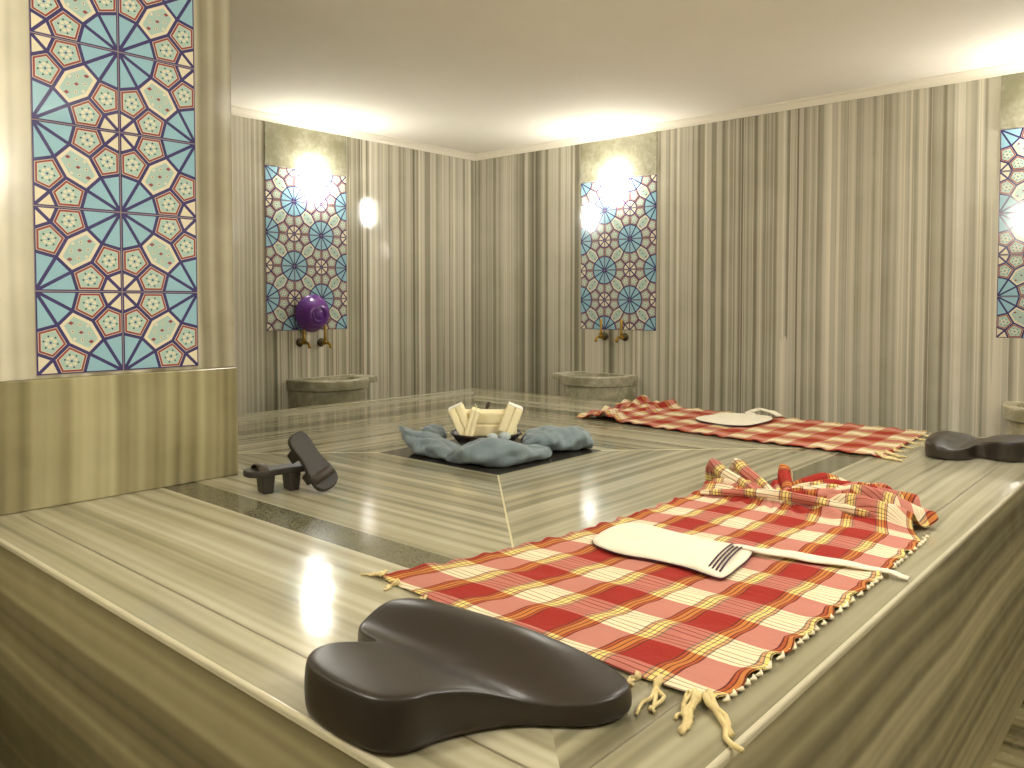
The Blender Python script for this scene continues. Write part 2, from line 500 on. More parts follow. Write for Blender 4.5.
# mitre joints
b = MB()
def jl(p, q, w=0.0045):
    p = Vector(p); q = Vector(q); d = (q - p).normalized(); n = Vector((-d.y, d.x)) * w
    b.poly_prism([tuple(p + n), tuple(p - n), tuple(q - n), tuple(q + n)][::-1], 0.0, 0.0012)
for pa, pc in (((a[0], a[1]), (c[0], c[1])), ((a[0], a[3]), (c[0], c[3])), ((a[2], a[1]), (c[2], c[1])), ((a[2], a[3]), (c[2], c[3]))):
    b = MB(); jl(pa, pc); b.build('mitre_joint', [m_joint], pl, PO)
b = MB(); r1 = rect(E0); r2 = rect(E0 - 0.007)
for (x0, y0, x1, y1) in ((r2[0], r2[1], r1[0], r2[3]), (r1[2], r2[1], r2[2], r2[3]), (r1[0], r2[1], r1[2], r1[1]), (r1[0], r1[3], r1[2], r2[3])):
    b.box((x0, y0, -0.002), (x1, y1, 0.0008))
b.build('edge_joint', [plain('edge_joint_grout', (120, 112, 86), rough=0.4)], pl, PO)
# rounded polished edging
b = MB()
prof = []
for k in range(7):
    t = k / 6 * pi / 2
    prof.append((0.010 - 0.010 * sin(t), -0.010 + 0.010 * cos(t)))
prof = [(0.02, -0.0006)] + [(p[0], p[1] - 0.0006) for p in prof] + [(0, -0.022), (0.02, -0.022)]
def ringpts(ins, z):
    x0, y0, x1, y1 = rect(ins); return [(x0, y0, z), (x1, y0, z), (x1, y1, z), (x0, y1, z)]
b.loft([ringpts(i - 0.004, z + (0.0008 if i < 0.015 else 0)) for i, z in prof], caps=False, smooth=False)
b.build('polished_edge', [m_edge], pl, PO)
# sides
b = MB()
s0 = rect(0.006)
b.add([(s0[0], s0[1], ZF), (s0[0], s0[3], ZF), (s0[0], s0[3], -0.015), (s0[0], s0[1], -0.015)], [(0, 1, 2, 3)], 0)
b.add([(s0[2], s0[1], ZF), (s0[2], s0[3], ZF), (s0[2], s0[3], -0.015), (s0[2], s0[1], -0.015)], [(3, 2, 1, 0)], 0)
b.add([(s0[0], s0[1], ZF), (s0[2], s0[1], ZF), (s0[2], s0[1], -0.015), (s0[0], s0[1], -0.015)], [(3, 2, 1, 0)], 1)
b.add([(s0[0], s0[3], ZF), (s0[2], s0[3], ZF), (s0[2], s0[3], -0.015), (s0[0], s0[3], -0.015)], [(0, 1, 2, 3)], 1)
b.build('side_panel', [m_side_a, m_side_b], pl, PO)

# ================================================================ TILE PANELS
def tile_polys(b, ox, oz, s, flip, y):
    """one patterned tile, corner (ox,oz), side s, on plane y, pattern raised towards -y"""
    def P(a, c, h):
        if flip: a = 1 - a
        return (ox + a * s, y - h, oz + c * s)
    def face(pts, mi, h):
        n = len(pts)
        vs = [P(a, c, h) for a, c in pts]
        if not flip: vs = vs
        b.add(vs, [tuple(range(n))], mi)
    def inset(pts, d):
        cx = sum(p[0] for p in pts) / len(pts); cy = sum(p[1] for p in pts) / len(pts)
        # shrink each edge by d: offset via half-plane intersection
        n = len(pts); out = []
        area = sum(pts[i][0] * pts[(i+1) % n][1] - pts[(i+1) % n][0] * pts[i][1] for i in range(n))
        sg = 1 if area > 0 else -1
        ed = []
        for i in range(n):
            (x0, y0), (x1, y1) = pts[i], pts[(i+1) % n]
            dx, dy = x1 - x0, y1 - y0; l = hypot(dx, dy)
            nx, ny = -dy / l * sg, dx / l * sg
            ed.append((nx, ny, nx * x0 + ny * y0 + d))
        for i in range(n):
            a1, b1, c1 = ed[i - 1]; a2, b2, c2 = ed[i]
            det = a1 * b2 - a2 * b1
            out.append(((c1 * b2 - c2 * b1) / det, (a1 * c2 - a2 * c1) / det))
        return out
    e = 0.006
    face([(e, e), (1 - e, e), (1 - e, 1 - e), (e, 1 - e)], 0, 0.004)
    r, R = 0.26, 0.47
    q = 0.36
    W0, W45, W90 = (r, 0), (r * .7071, r * .7071), (0, r)
    def mir(p): return (1 - p[0], 1 - p[1])
    def sw(p): return (p[1], p[0])
    B = [(1 - R * cos(radians(t)), R * sin(radians(t))) for t in (0, 30, 60, 90)]
    wh = [[(0, 0), W0, W45], [(0, 0), W45, W90]]
    bl = [[(1, 0), B[k], B[k + 1]] for k in range(3)]
    Q = (q, q)
    pen = [[W0, B[0], B[1], Q, W45]]
    pen += [[sw(p) for p in pen[0]]]
    hexa = [Q, B[1], B[2], mir(Q), mir(B[1]), mir(B[2])]
    hexa = [Q, B[1], B[2], mir(Q), sw(B[2]), sw(B[1])]
    for t in wh + [[mir(p) for p in t] for t in wh]:
        face(inset(t, 0.020), 3, 0.006)
    for t in bl + [[sw(p) for p in t] for t in bl]:
        face(inset(t, 0.020), 1, 0.006)
    for t in pen + [[mir(p) for p in t] for t in pen]:
        face(inset(t, 0.020), 3, 0.006)
        face(inset(t, 0.026), 2, 0.0065)
        face(inset(t, 0.050), 3, 0.007)
        face(inset(t, 0.056), 4, 0.0075)
        tt = inset(t, 0.05)
        cx = sum(p[0] for p in tt) / 5; cy = sum(p[1] for p in tt) / 5
        for k in range(6):
            an = 2 * pi * k / 6 + 0.3
            for rr, ra, mi in ((0.050, 0.020, 3), (0.080, 0.012, 5)):
                an2 = an + (pi / 6 if mi == 5 else 0)
                px, py = cx + rr * cos(an2), cy + rr * sin(an2)
                face([(px + ra * cos(w * pi / 3 + an2) * (1.2 if mi == 3 else 1), py + ra * sin(w * pi / 3 + an2)) for w in range(6)], mi, 0.008)
        face([(cx + 0.014 * cos(w * pi / 3), cy + 0.014 * sin(w * pi / 3)) for w in range(6)], 0, 0.008)
    face(inset(hexa, 0.020), 3, 0.006)
    face(inset(hexa, 0.058), 4, 0.0065)
    for d, mi, ra in ((0.0, 2, 0.030), (0.115, 2, 0.034), (-0.115, 2, 0.034)):
        px, py = 0.5 + d, 0.5 - d
        face([(px - ra, py), (px, py - ra * .7), (px + ra, py), (px, py + ra * .7)], mi, 0.0075)
    for d in (0.055, -0.055):
        for w in (0.06, -0.06):
            px, py = 0.5 + d + w * .7, 0.5 - d + w * .7
            face([(px + 0.02 * cos(k * pi / 3), py + 0.02 * sin(k * pi / 3)) for k in range(6)], 3, 0.0075)
            face([(px + 0.009 * cos(k * pi / 3), py + 0.009 * sin(k * pi / 3)) for k in range(6)], 5, 0.008)
    for d in (0.0,):
        for w in (0.11, -0.11):
            px, py = 0.5 + w * .7, 0.5 + w * .7
            face([(px + 0.02 * cos(k * pi / 3), py + 0.02 * sin(k * pi / 3)) for k in range(6)], 3, 0.0075)

def tile_panel_mesh(cols, rows, s, white_left=True):
    """local frame: wall plane y=0, room at -y, bottom centre at origin"""
    b = MB(); b._open = True
    w = cols * s
    vs = [(-w/2, 0, 0), (w/2, 0, 0), (w/2, 0, rows*s), (-w/2, 0, rows*s)]
    vs2 = [(x, -0.003, z) for x, _, z in vs]
    b.add(vs + vs2, [(4, 5, 6, 7), (0, 1, 5, 4), (1, 2, 6, 5), (2, 3, 7, 6), (3, 0, 4, 7)], 6)
    for i in range(cols):
        for j in range(rows):
            tile_polys(b, -w/2 + i * s, j * s, s, (i + j) % 2 == 1, 0.0)
    # keep every face looking into the room
    return b
def panel(name, cols, rows, s, loc, rz):
    b = tile_panel_mesh(cols, rows, s)
    o = b.build(name, TILEM, origin=(0, 0, 0), world=False)
    for p in o.data.polygons:
        if p.index >= 5 and p.normal.y > 0: p.flip()
    o.location = W(*loc); o.rotation_euler = (0, 0, rz)
    return o
RZR = -pi / 2
big = panel('tile_panel', 2, 5, 0.41, (1.797, CY0, 0.648), 0)
tag(big, 'large blue star patterned tile panel on the near pillar at left', 'tile panel')
TS = 0.357
p1 = panel('tile_panel', 3, 5, TS, (5.29, YL, 0.695), 0)
tag(p1, 'blue star patterned tile panel behind the purple bowl on the left wall', 'tile panel', 'far wall tile panels')
p2 = p1.copy(); C.objects.link(p2); p2.location = W(XR, 5.38, 0.68); p2.rotation_euler = (0, 0, RZR)
tag(p2, 'blue star patterned tile panel nearest the room corner on the right wall', 'tile panel', 'far wall tile panels')
p3 = p1.copy(); C.objects.link(p3); p3.location = W(XR, 1.453 - 1.5 * TS, 0.70); p3.rotation_euler = (0, 0, RZR)
tag(p3, 'blue star patterned tile panel cut by the right edge of the picture', 'tile panel', 'far wall tile panels')
zt = 0.69 + 5 * TS
stone_strip('trim_3', 5.29 - 1.5 * TS, 5.29 + 1.5 * TS, zt + 0.012, 'L')
stone_strip('trim_4', 5.38 - 1.5 * TS, 5.38 + 1.5 * TS, zt, 'R')
stone_strip('trim_5', 1.453 - 3 * TS, 1.453, zt + 0.015, 'R')

# ================================================================ WALL LAMPS
def make_lamp(mat):
    root = empty('wall_lamp')
    b = MB()
    M = Matrix.Rotation(pi / 2, 3, 'X')      # local z -> -y
    prof = [(0.001, 0), (0.085, 0), (0.088, 0.01), (0.085, 0.02), (0.001, 0.02)]
    b.lathe(prof, n=32, M=M, sy=1.9)
    b.build('back_plate', m_trim, root)
    b = MB()
    prof = [(0.1 * cos(t), 0.012 + 0.13 * sin(t)) for t in [k / 10 * pi / 2 for k in range(10)]] + [(0.001, 0.145)]
    b.lathe(prof, n=32, M=M, sy=2.05)
    o = b.build('opal_shade', mat, root)
    o['label'] = 'glowing opal glass shade'
    return root
lamp = make_lamp(m_lamp)
lamp.location = W(5.36, YL - 0.009, 2.385)
tag(lamp, 'glowing oval opal wall lamp above the purple bowl', 'wall lamp', 'oval wall lamps')
l2 = copy_tree(lamp); l2.location = W(XR - 0.009, 5.42, 2.42); l2.rotation_euler = (0, 0, RZR)
tag(l2, 'glowing oval wall lamp on the middle tile panel, right of the room corner', 'wall lamp', 'oval wall lamps')
l3 = copy_tree(lamp); l3.location = W(XR - 0.009, 1.453 - 1.5 * TS, 2.42); l3.rotation_euler = (0, 0, RZR)
tag(l3, 'glowing oval wall lamp on the tile panel at the right edge', 'wall lamp', 'oval wall lamps')
lr = make_lamp(m_fill_rear)  # extra lamp out of view, added as fill
lr.location = W(2.45, YN, 2.4); lr.rotation_euler = (0, 0, pi)
tag(lr, 'unseen oval fill lamp added on the wall behind the viewer', 'wall lamp', 'oval wall lamps')

lr2 = copy_tree(lr); lr2.location = W(XN, 2.6, 2.5); lr2.rotation_euler = (0, 0, pi / 2)  # another unseen lamp, added to brighten the near ceiling
tag(lr2, 'unseen oval fill lamp added on the side wall left of the viewer', 'wall lamp', 'oval wall lamps')
def make_ceiling_fill():  # added fill light out of view, brightens the platform top
    root = empty('ceiling_fill_light')
    b = MB(); b.lathe([(0.17, 0), (0.215, 0), (0.215, -0.02), (0.175, -0.035), (0.17, -0.01)], n=36)
    b.build('fill_light_frame', m_trim, root)
    b = MB(); b.lathe([(0.001, -0.03), (0.10, -0.028), (0.168, -0.018), (0.172, -0.002), (0.001, -0.002)], n=36)
    o = b.build('fill_light_disc', m_fill_ceil, root); o['label'] = 'glowing disc of the added fill light'
    return root
cl1 = make_ceiling_fill(); cl1.location = W(4.4, 1.3, ZC)
tag(cl1, 'unseen round ceiling fill light added above the right side of the platform', 'fill light')

# ================================================================ BASINS
def make_basin(mat, tab):
    """local: wall plane y=0, room -y; z in layout units relative to platform top"""
    root = empty('wash_basin')
    N = 40
    def D(hw, dp, k=2.6):
        pts = []
        for i in range(N + 1):
            t = pi * i / N
            c, s_ = cos(t), sin(t)
            x = -hw * (abs(c) ** (2 / k)) * (1 if c > 0 else -1)
            y = -dp * (abs(s_) ** (2 / k))
            # faint point at the middle of the front
            pts.append((x, y - 0.03 * math.exp(-(x / 0.12) ** 2) if False else y))
        return pts
    def ring(hw, dp, z, y0=0.0):
        hw *= 0.88
        return [(x, y + y0, z) for x, y in D(hw, dp)]
    b = MB()
    rings = [ring(.43, .48, ZF + 0.12), ring(.46, .52, -0.4), ring(.48, .55, 0.0), ring(.487, .558, 0.045),
             ring(.505, .585, 0.055), ring(.51, .59, 0.155), ring(.50, .58, 0.168),
             ring(.41, .49, 0.168, -0.05), ring(.39, .46, 0.15, -0.05), ring(.36, .42, 0.0, -0.05), ring(.2, .25, -0.14, -0.06)]
    b.loft(rings, smooth=False, caps=True)
    bowl = b.build('bowl', mat, root, bevel=0.006)
    b = MB()
    b.loft([ring(.46, .52, ZF), ring(.46, .52, ZF + 0.1), ring(.42, .48, ZF + 0.12)], smooth=False)
    b.build('pedestal', mat, root, bevel=0.006)
    if tab:
        b = MB()
        x0, x1 = (0.43, 0.60) if tab > 0 else (-0.60, -0.43)
        b.box((x0, -0.3, 0.08), (x1, 0, 0.155))
        b.build('side_ledge', mat, root, bevel=0.012)
    return root
bs = make_basin(m_basin, 1)
bs.location = W(5.44, YL, -0.01); tag(bs, 'weathered grey marble wash basin below the purple bowl', 'basin', 'marble wash basins')
bs2 = make_basin(m_basin, -1)
bs2.location = W(XR, 5.53, -0.01); bs2.rotation_euler = (0, 0, RZR)
tag(bs2, 'grey marble wash basin under the middle tile panel, above the far red cloth', 'basin', 'marble wash basins')
bs3 = make_basin(m_basin2, 0)
bs3.location = W(XR, 0.92, -0.01); bs3.rotation_euler = (0, 0, RZR)
tag(bs3, 'pale marble wash basin cut off by the right edge of the picture', 'basin', 'marble wash basins')

# ================================================================ TAPS
def make_tap(dark):
    root = empty('wall_tap')
    M = Matrix.Rotation(pi / 2, 3, 'X')
    b = MB()
    b.lathe([(0.001, 0), (0.045, 0), (0.05, 0.012), (0.04, 0.03), (0.02, 0.04), (0.001, 0.04)], n=20, M=M)
    b.build('rosette', m_bronze, root)
    b = MB()
    b.tube([(0, -0.02, 0), (0, -0.08, 0), (0, -0.12, 0)], [0.02, 0.026, 0.02], 12)
    b.tube([(0, -0.10, 0), (0, -0.16, -0.005), (0, -0.19, -0.03), (0, -0.195, -0.06)], [0.019, 0.017, 0.016, 0.019], 12)
    b.build('spout', m_bronze if dark else m_brass, root)
    b = MB()
    b.tube([(0, -0.09, 0.01), (0, -0.09, 0.06), (0, -0.09, 0.1), (0, -0.09, 0.19), (0, -0.09, 0.215)], [0.022, 0.016, 0.013, 0.018, 0.008], 12)
    b.build('lever', m_brass, root)
    return root
tap = make_tap(False)
spots = [(0, 5.17, 0.56, 'brass wall tap at left under the purple bowl', 1), (0, 5.45, 0.55, 'brass wall tap at right under the purple bowl', 1),
         (1, 5.55, 0.60, 'dark bronze wall tap at left above the middle basin', 2), (1, 5.26, 0.60, 'brass wall tap at right above the middle basin', 2),
         (1, 1.08, 0.60, 'left brass wall tap at the right hand basin', 3), (1, 0.78, 0.60, 'right brass wall tap at the right hand basin', 3)]
for i, (wl, p, z, lab, g) in enumerate(spots):
    o = tap if i == 0 else copy_tree(tap)
    if wl == 0: o.location = W(p, YL, z)
    else: o.location = W(XR, p, z); o.rotation_euler = (0, 0, RZR)
    tag(o, lab, 'tap', 'wall taps')

# ================================================================ PURPLE BOWL hung over the taps
rt = empty('plastic_bowl', (5.26, YL - 0.115, 0.885))
tag(rt, 'purple plastic bowl leaning on its rim over the taps against blue tiles', 'bowl')
b = MB()
prof_o = [(0.205, 0.0), (0.21, 0.008), (0.203, 0.014), (0.196, 0.03), (0.182, 0.07), (0.155, 0.115), (0.115, 0.15), (0.085, 0.165)]
prof_i = [(0.075, 0.158), (0.112, 0.143), (0.15, 0.108), (0.176, 0.066), (0.19, 0.03), (0.197, 0.004)]
b.lathe([(0.001, 0.165)] + prof_o[::-1] + prof_i[::-1] + [(0.001, 0.158)], n=48)
rt.rotation_euler = (pi / 2 + radians(4), 0, radians(-6))
b.build('bowl_body', m_purple, rt)
b = MB()
b.lathe([(0.085, 0.163), (0.088, 0.178), (0.08, 0.18), (0.074, 0.178), (0.074, 0.164)], n=40)
b.lathe([(0.001, 0.169), (0.05, 0.169), (0.053, 0.164)], n=30)
b.build('foot_ring', m_purple, rt)

# ================================================================ NECK PADS
def catmull(pts, n, closed=True):
    out = []
    L = len(pts)
    for i in range(L):
        p0, p1, p2, p3 = [Vector(pts[(i + k) % L]) for k in (-1, 0, 1, 2)]
        for j in range(n):
            t = j / n
            out.append(0.5 * ((2*p1) + (-p0 + p2)*t + (2*p0 - 5*p1 + 4*p2 - p3)*t*t + (-p0 + 3*p1 - 3*p2 + p3)*t*t*t))
    return out
PADOUT = [(1.60,1.03),(1.53,1.06),(1.466,1.135),(1.41,1.20),(1.33,1.25),(1.245,1.285),(1.17,1.30),(1.118,1.345),(1.10,1.42),(1.098,1.52),(1.115,1.62),
          (1.17,1.68),(1.24,1.69),(1.325,1.66),(1.375,1.675),(1.40,1.77),(1.46,1.85),(1.57,1.87),(1.64,1.81),(1.67,1.68),(1.69,1.55),(1.695,1.42),(1.70,1.25),(1.70,1.12),(1.665,1.045)]
def pad_mesh():
    o = catmull([(x - 1.42, y - 1.46) for x, y in PADOUT], 4)
    # even resample
    c = Vector((0.02, 0.0))
    def h(x, y):
        hd = 1 / (1 + math.exp((x + 0.10) * 16))            # head part (towards -x)
        z = 0.088 + 0.048 * hd
        z += 0.03 * math.exp(-((x - 0.17) / 0.08) ** 2) * math.exp(-((y - 0.24) / 0.16) ** 2)
        z += 0.030 * math.exp(-((x - 0.2) / 0.08) ** 2) * math.exp(-((y + 0.05) / 0.2) ** 2)
        z -= 0.024 * math.exp(-((x - 0.03) / 0.08) ** 2)
        z -= 0.02 * math.exp(-((y + 0.42) / 0.14) ** 2)
        return z
    b = MB()
    rings = []
    def rg(f, zf):
        r = []
        for p in o:
            q = c + (p - c) * f
            r.append((q.x, q.y, zf(q.x, q.y)))
        return r
    rings.append(rg(0.0001, lambda x, y: 0.0))
    rings.append(rg(0.955, lambda x, y: 0.0))
    rings.append(rg(0.985, lambda x, y: 0.006))
    for k in (0.25, 0.6, 0.82):
        rings.append(rg(1.0 if k < 0.7 else 0.992, lambda x, y, k=k: h(x, y) * k))
    rings.append(rg(0.984, lambda x, y: h(x, y) * 0.95))
    rings.append(rg(0.96, lambda x, y: h(x, y) * 0.99))
    for f in (0.88, 0.8, 0.7, 0.6, 0.5, 0.4, 0.3, 0.2, 0.1, 0.0001):
        rings.append(rg(f, lambda x, y: h(x, y)))
    b.loft(rings, caps=False)
    return b
pad = pad_mesh().build('neck_pad', m_foam, subsurf=1, world=False, weld=True)
pad.location = W(1.405, 1.475, 0.002)
tag(pad, 'black rubber contoured neck pad in the foreground on the platform corner', 'neck pad', 'black neck pads')
pad2 = pad.copy(); C.objects.link(pad2)
pad2.location = W(6.03, 1.20, 0.002); pad2.rotation_euler = (0, 0, pi / 2)
tag(pad2, 'black rubber contoured neck pad at the end of the far red cloth', 'neck pad', 'black neck pads')

# ================================================================ PLAID CLOTHS
def interp(tab, x):
    if x <= tab[0][0]: return tab[0][1]
    for (x0, y0), (x1, y1) in zip(tab, tab[1:]):
        if x <= x1: return y0 + (y1 - y0) * (x - x0) / (x1 - x0)
    return tab[-1][1]
def sstep(a, b_, x):
    t = max(0.0, min(1.0, (x - a) / (b_ - a))); return t * t * (3 - 2 * t)

def cloth_surface(near, back, x_left, x_fold, ext, hgt, nfold, seed, length=1.25, pinch=0.62, bumps=()):
    rnd = random.Random(seed)
    ph = [rnd.uniform(0, 6.28) for _ in range(12)]
    am = [rnd.uniform(0.55, 1.25) for _ in range(nfold + 2)]
    P = []; UV = []
    nu, nv, nf = 70, 96, 64
    def base(u, p):
        y0 = interp(near, u); y1 = interp(back, u)
        return y0 + (y1 - y0) * p
    for i in range(nu):
        row = []; ur = []
        for j in range(nv + 1):
            p = j / nv
            xl = interp(x_left, p)
            u = xl + (x_fold - xl) * i / nu
            y = base(u, p)
            edge = min(p, 1 - p)
            z = 0.006 + 0.0035 * sin(u * 23 + ph[0]) * sin(y * 9 + ph[1]) + 0.003 * sin(u * 41 + y * 17 + ph[2])
            z += 0.006 * sstep(0.05, 0.0, edge) * (1 + sin(u * 55 + ph[3]))
            z += 0.012 * sstep(x_fold - 0.5, x_fold, u) * (0.5 + 0.5 * sin(y * 13 + u * 6 + ph[4]))
            yy = y + 0.012 * sstep(0.06, 0, edge) * sin(u * 40 + ph[5])
            row.append((u, yy, z)); ur.append((u, 0.90 + 1.27 * p))
        P.append(row); UV.append(ur)
    for i in range(nf + 1):
        t = i / nf
        row = []; ur = []
        for j in range(nv + 1):
            p = j / nv
            e = interp(ext, p)
            tt = t + 0.018 * sin(p * 9 + ph[6]) * sin(pi * t) + 0.014 * sin(p * 17 + t * 5 + ph[7]) * sin(pi * t)
            x = x_fold + e * tt + 0.012 * sin(p * 8 + ph[10]) * t
            y = base(x_fold, p)
            y += (base(x_fold, pinch) - y) * 0.10 * sin(pi * t)
            yp = base(x_fold, pinch); xp = x_fold + 0.20
            dx, dy = (x - xp) * 1.3, y - yp
            rr = hypot(dx, dy); th = atan2(dy, dx)
            wv = 0.5 + 0.5 * cos(nfold * th + 1.2 * sin(2 * th + ph[6]) + 2.2 * rr * sin(ph[7] + th) + ph[8])
            H = interp(hgt, p) * (0.8 + 0.35 * sin(3 * th + ph[9]))
            z = 0.012 + sstep(0, 0.35, t) * H * sstep(0.0, 0.42, rr) * wv ** 1.4
            z += 0.035 * sin(pi * min(1, t * 1.15)) ** 2 if t < .87 else 0
            for (p0, t0, A, wd_) in bumps:
                # finger like loops running back to the pinch
                L_ = Vector((t0 - 0.35, p0 - pinch)); q = Vector((t - 0.35, p - pinch))
                al = max(0.0, min(1.0, q.dot(L_) / L_.length_squared))
                dd = (q - L_ * al).length
                z += A * (0.15 * al + 0.85 * al ** 2.2) * math.exp(-(dd / wd_) ** 3)
            row.append((x, y, max(z, 0.006))); ur.append((x_fold + length * t, 0.90 + 1.27 * p))
        P.append(row); UV.append(ur)
    return P, UV

def tassel(b, p0, p1, n=3, r=0.008, sag=0.02, seed=0):
    rnd = random.Random(seed)
    p0 = Vector(p0); p1 = Vector(p1)
    for k in range(n):
        e = p1 + Vector((rnd.uniform(-.03, .03), rnd.uniform(-.03, .03), 0))
        pts = []
        for i in range(9):
            t = i / 8
            q = p0.lerp(e, t)
            w = 0.012 * sin(t * 9 + k * 2.1 + seed)
            pts.append((q.x + w, q.y + w * 0.7 * (-1) ** k, max(0.006, q.z * (1 - t) ** 2 + r * 0.8)))
        b.tube(pts, [r * (1 - 0.35 * (i / 8)) for i in range(9)], 6)

near = [(1.6, .91), (1.87, .905), (2.4, .90), (3.0, .90), (3.61, .905), (3.75, .93)]
back = [(1.84, 2.27), (2.24, 2.15), (2.77, 2.06), (3.77, 2.01)]
x_left = [(0, 1.80), (0.08, 1.80), (0.2, 1.80), (0.8, 1.81), (1.0, 1.85)]
ext = [(0, .26), (.12, .42), (.3, .52), (.5, .50), (.65, .46), (.85, .44), (1, .40)]
hgt = [(0, .05), (.08, .08), (.3, .115), (.6, .10), (.75, .09), (.88, .07), (1, .05)]
P, UV = cloth_surface(near, back, x_left, 3.60, ext, hgt, 21, 11)
b = MB(); b.grid(P, UV); b._open = True
cl = empty('plaid_cloth', (2.7, 1.45, 0))
tag(cl, 'near red and cream plaid cloth with yellow stripes, gathered in folds at its far end', 'cloth', 'plaid bath cloths')
CO = (2.7, 1.45, 0)
o = b.build('woven_cloth', m_plaid, cl, CO, solid=0.006, subsurf=1)
def add_tassel(root, org, *a, **k):
    b = MB(); tassel(b, *a, **k); o = b.build('tassel', m_fringe, root, org); o['label'] = 'knotted cream and yellow tassel'
add_tassel(cl, CO, (1.80, 1.07, .02), (1.66, 1.02, 0), 3, r=.007, seed=1)
add_tassel(cl, CO, (1.80, .93, .02), (1.67, .80, 0), 3, r=.010, seed=2)
add_tassel(cl, CO, (1.78, .96, .02), (1.62, .89, 0), 3, r=.009, seed=5)
add_tassel(cl, CO, (1.79, .98, .02), (1.65, .93, 0), 2, r=.007, seed=6)
add_tassel(cl, CO, (1.86, 2.25, .02), (1.86, 2.32, 0), 4, r=.006, seed=3)
add_tassel(cl, CO, (1.84, 2.16, .02), (1.79, 2.18, 0), 2, r=.006, seed=4)
for k in range(6):
    yy = 1.14 + k * 0.16 + (0.03 if k % 2 else 0)
    add_tassel(cl, CO, (1.80, yy, .015), (1.735, yy + .01, 0), 2, r=.006, seed=10 + k)
def fold_loop(root, org, ctl, u0, v0):
    # a standing pleat: flattened roll of the same cloth rising out of the gather
    dense = []
    L = len(ctl)
    for i in range(L - 1):
        q = [ctl[max(0, min(L - 1, i + k))] for k in (-1, 0, 1, 2)]
        for j in range(6):
            t = j / 6
            dense.append([0.5 * ((2*b1) + (-a1 + c1)*t + (2*a1 - 5*b1 + 4*c1 - d1)*t*t + (-a1 + 3*b1 - 3*c1 + d1)*t*t*t) for a1, b1, c1, d1 in zip(*q)])
    dense.append(list(ctl[-1]))
    P = []; UV = []; n = 16; ln = 0.0
    for k, d in enumerate(dense):
        a = Vector(dense[max(0, k - 1)][:3]); c = Vector(dense[min(len(dense) - 1, k + 1)][:3])
        t = (c - a).normalized()
        if k: ln += (Vector(d[:3]) - Vector(dense[k - 1][:3])).length
        u = Vector((0.55, -0.835, 0)); u = (u - t * u.dot(t)).normalized(); w = u.cross(t).normalized()
        row = []; ur = []
        for i in range(n + 1):
            th = 2 * pi * i / n
            rr = 1 + 0.10 * sin(3 * th + k * .4)
            p = Vector(d[:3]) + u * (d[3] * cos(th) * rr) + w * (d[4] * sin(th) * rr)
            row.append((p.x, p.y, max(p.z, .004))); ur.append((u0 + (d[3] + d[4]) * th * .5, v0 + ln))
        P.append(row); UV.append(ur)
    b = MB(); b.grid(P, UV); b._open = True
    return b.build('standing_fold', m_plaid, root, org, subsurf=1)
fold_loop(cl, CO, [(3.80, 1.66, .03, .02, .02), (3.84, 1.80, .07, .028, .03), (3.89, 1.94, .10, .030, .035), (3.93, 2.01, .13, .032, .034), (3.96, 2.04, .12, .034, .03), (3.97, 2.05, .06, .035, .025), (3.97, 2.05, .01, .035, .02)], 2.0, 1.1)
fold_loop(cl, CO, [(3.84, 1.62, .03, .02, .02), (3.89, 1.72, .07, .028, .03), (3.94, 1.83, .105, .030, .035), (3.98, 1.90, .14, .032, .034), (4.01, 1.93, .125, .034, .03), (4.02, 1.94, .06, .035, .025), (4.02, 1.94, .01, .035, .02)], 2.3, 1.3)
fold_loop(cl, CO, [(3.92, 1.60, .03, .03, .02), (4.00, 1.64, .06, .035, .03), (4.08, 1.69, .085, .035, .035), (4.14, 1.72, .115, .03, .034), (4.18, 1.73, .08, .04, .03), (4.20, 1.73, .01, .04, .02)], 2.2, 1.0)
fold_loop(cl, CO, [(3.94, 1.40, .03, .03, .03), (4.02, 1.33, .055, .035, .035), (4.10, 1.27, .075, .035, .035), (4.15, 1.23, .085, .03, .034), (4.18, 1.21, .05, .035, .03), (4.18, 1.20, .01, .035, .02)], 2.1, 1.2)
# long soft ropes of pleated cloth fanning from the pinch towards the platform edge
for k, (xa, ya, xb, yb) in enumerate([(3.66, 1.95, 3.76, 1.02), (3.80, 1.60, 3.90, 1.00), (3.88, 1.60, 4.02, 1.06), (3.96, 1.60, 4.10, 1.16), (4.02, 1.62, 4.16, 1.36)]):
    pts = []
    for i in range(8):
        t = i / 7
        pts.append((xa + (xb - xa) * t + .02 * sin(t * 5 + k), ya + (yb - ya) * t, .035 + .045 * sin(pi * min(1, t * .95 + .05)) + .006 * k, (.010 + .016 * sin(pi * (t * .9 + .05))) * (.7 if k == 0 else 1), (.012 + .022 * sin(pi * (t * .9 + .05))) * (.7 if k == 0 else 1)))
    fold_loop(cl, CO, pts, 2.0 + .13 * k, 1.0 + .1 * k)
# rolled lumpy hem along the near edge
b = MB(); rnd = random.Random(4)
x = 1.82
while x < 3.70:
    y0 = interp(near, x) - 0.006
    x2 = x + rnd.uniform(.025, .06)
    b.tube([(x, y0 + .004, .012), ((x + x2) / 2, y0 - .002, .012), (x2, interp(near, x2) + 0.003, .014)], [.003, .0065, .003], 8)
    x = x2 + (0.03 if int((x2 - 1.94) / 0.157) % 2 else 0.005)
o = b.build('rolled_hem', m_fringe2, cl, CO); o['label'] = 'lumpy cream rolled hem'

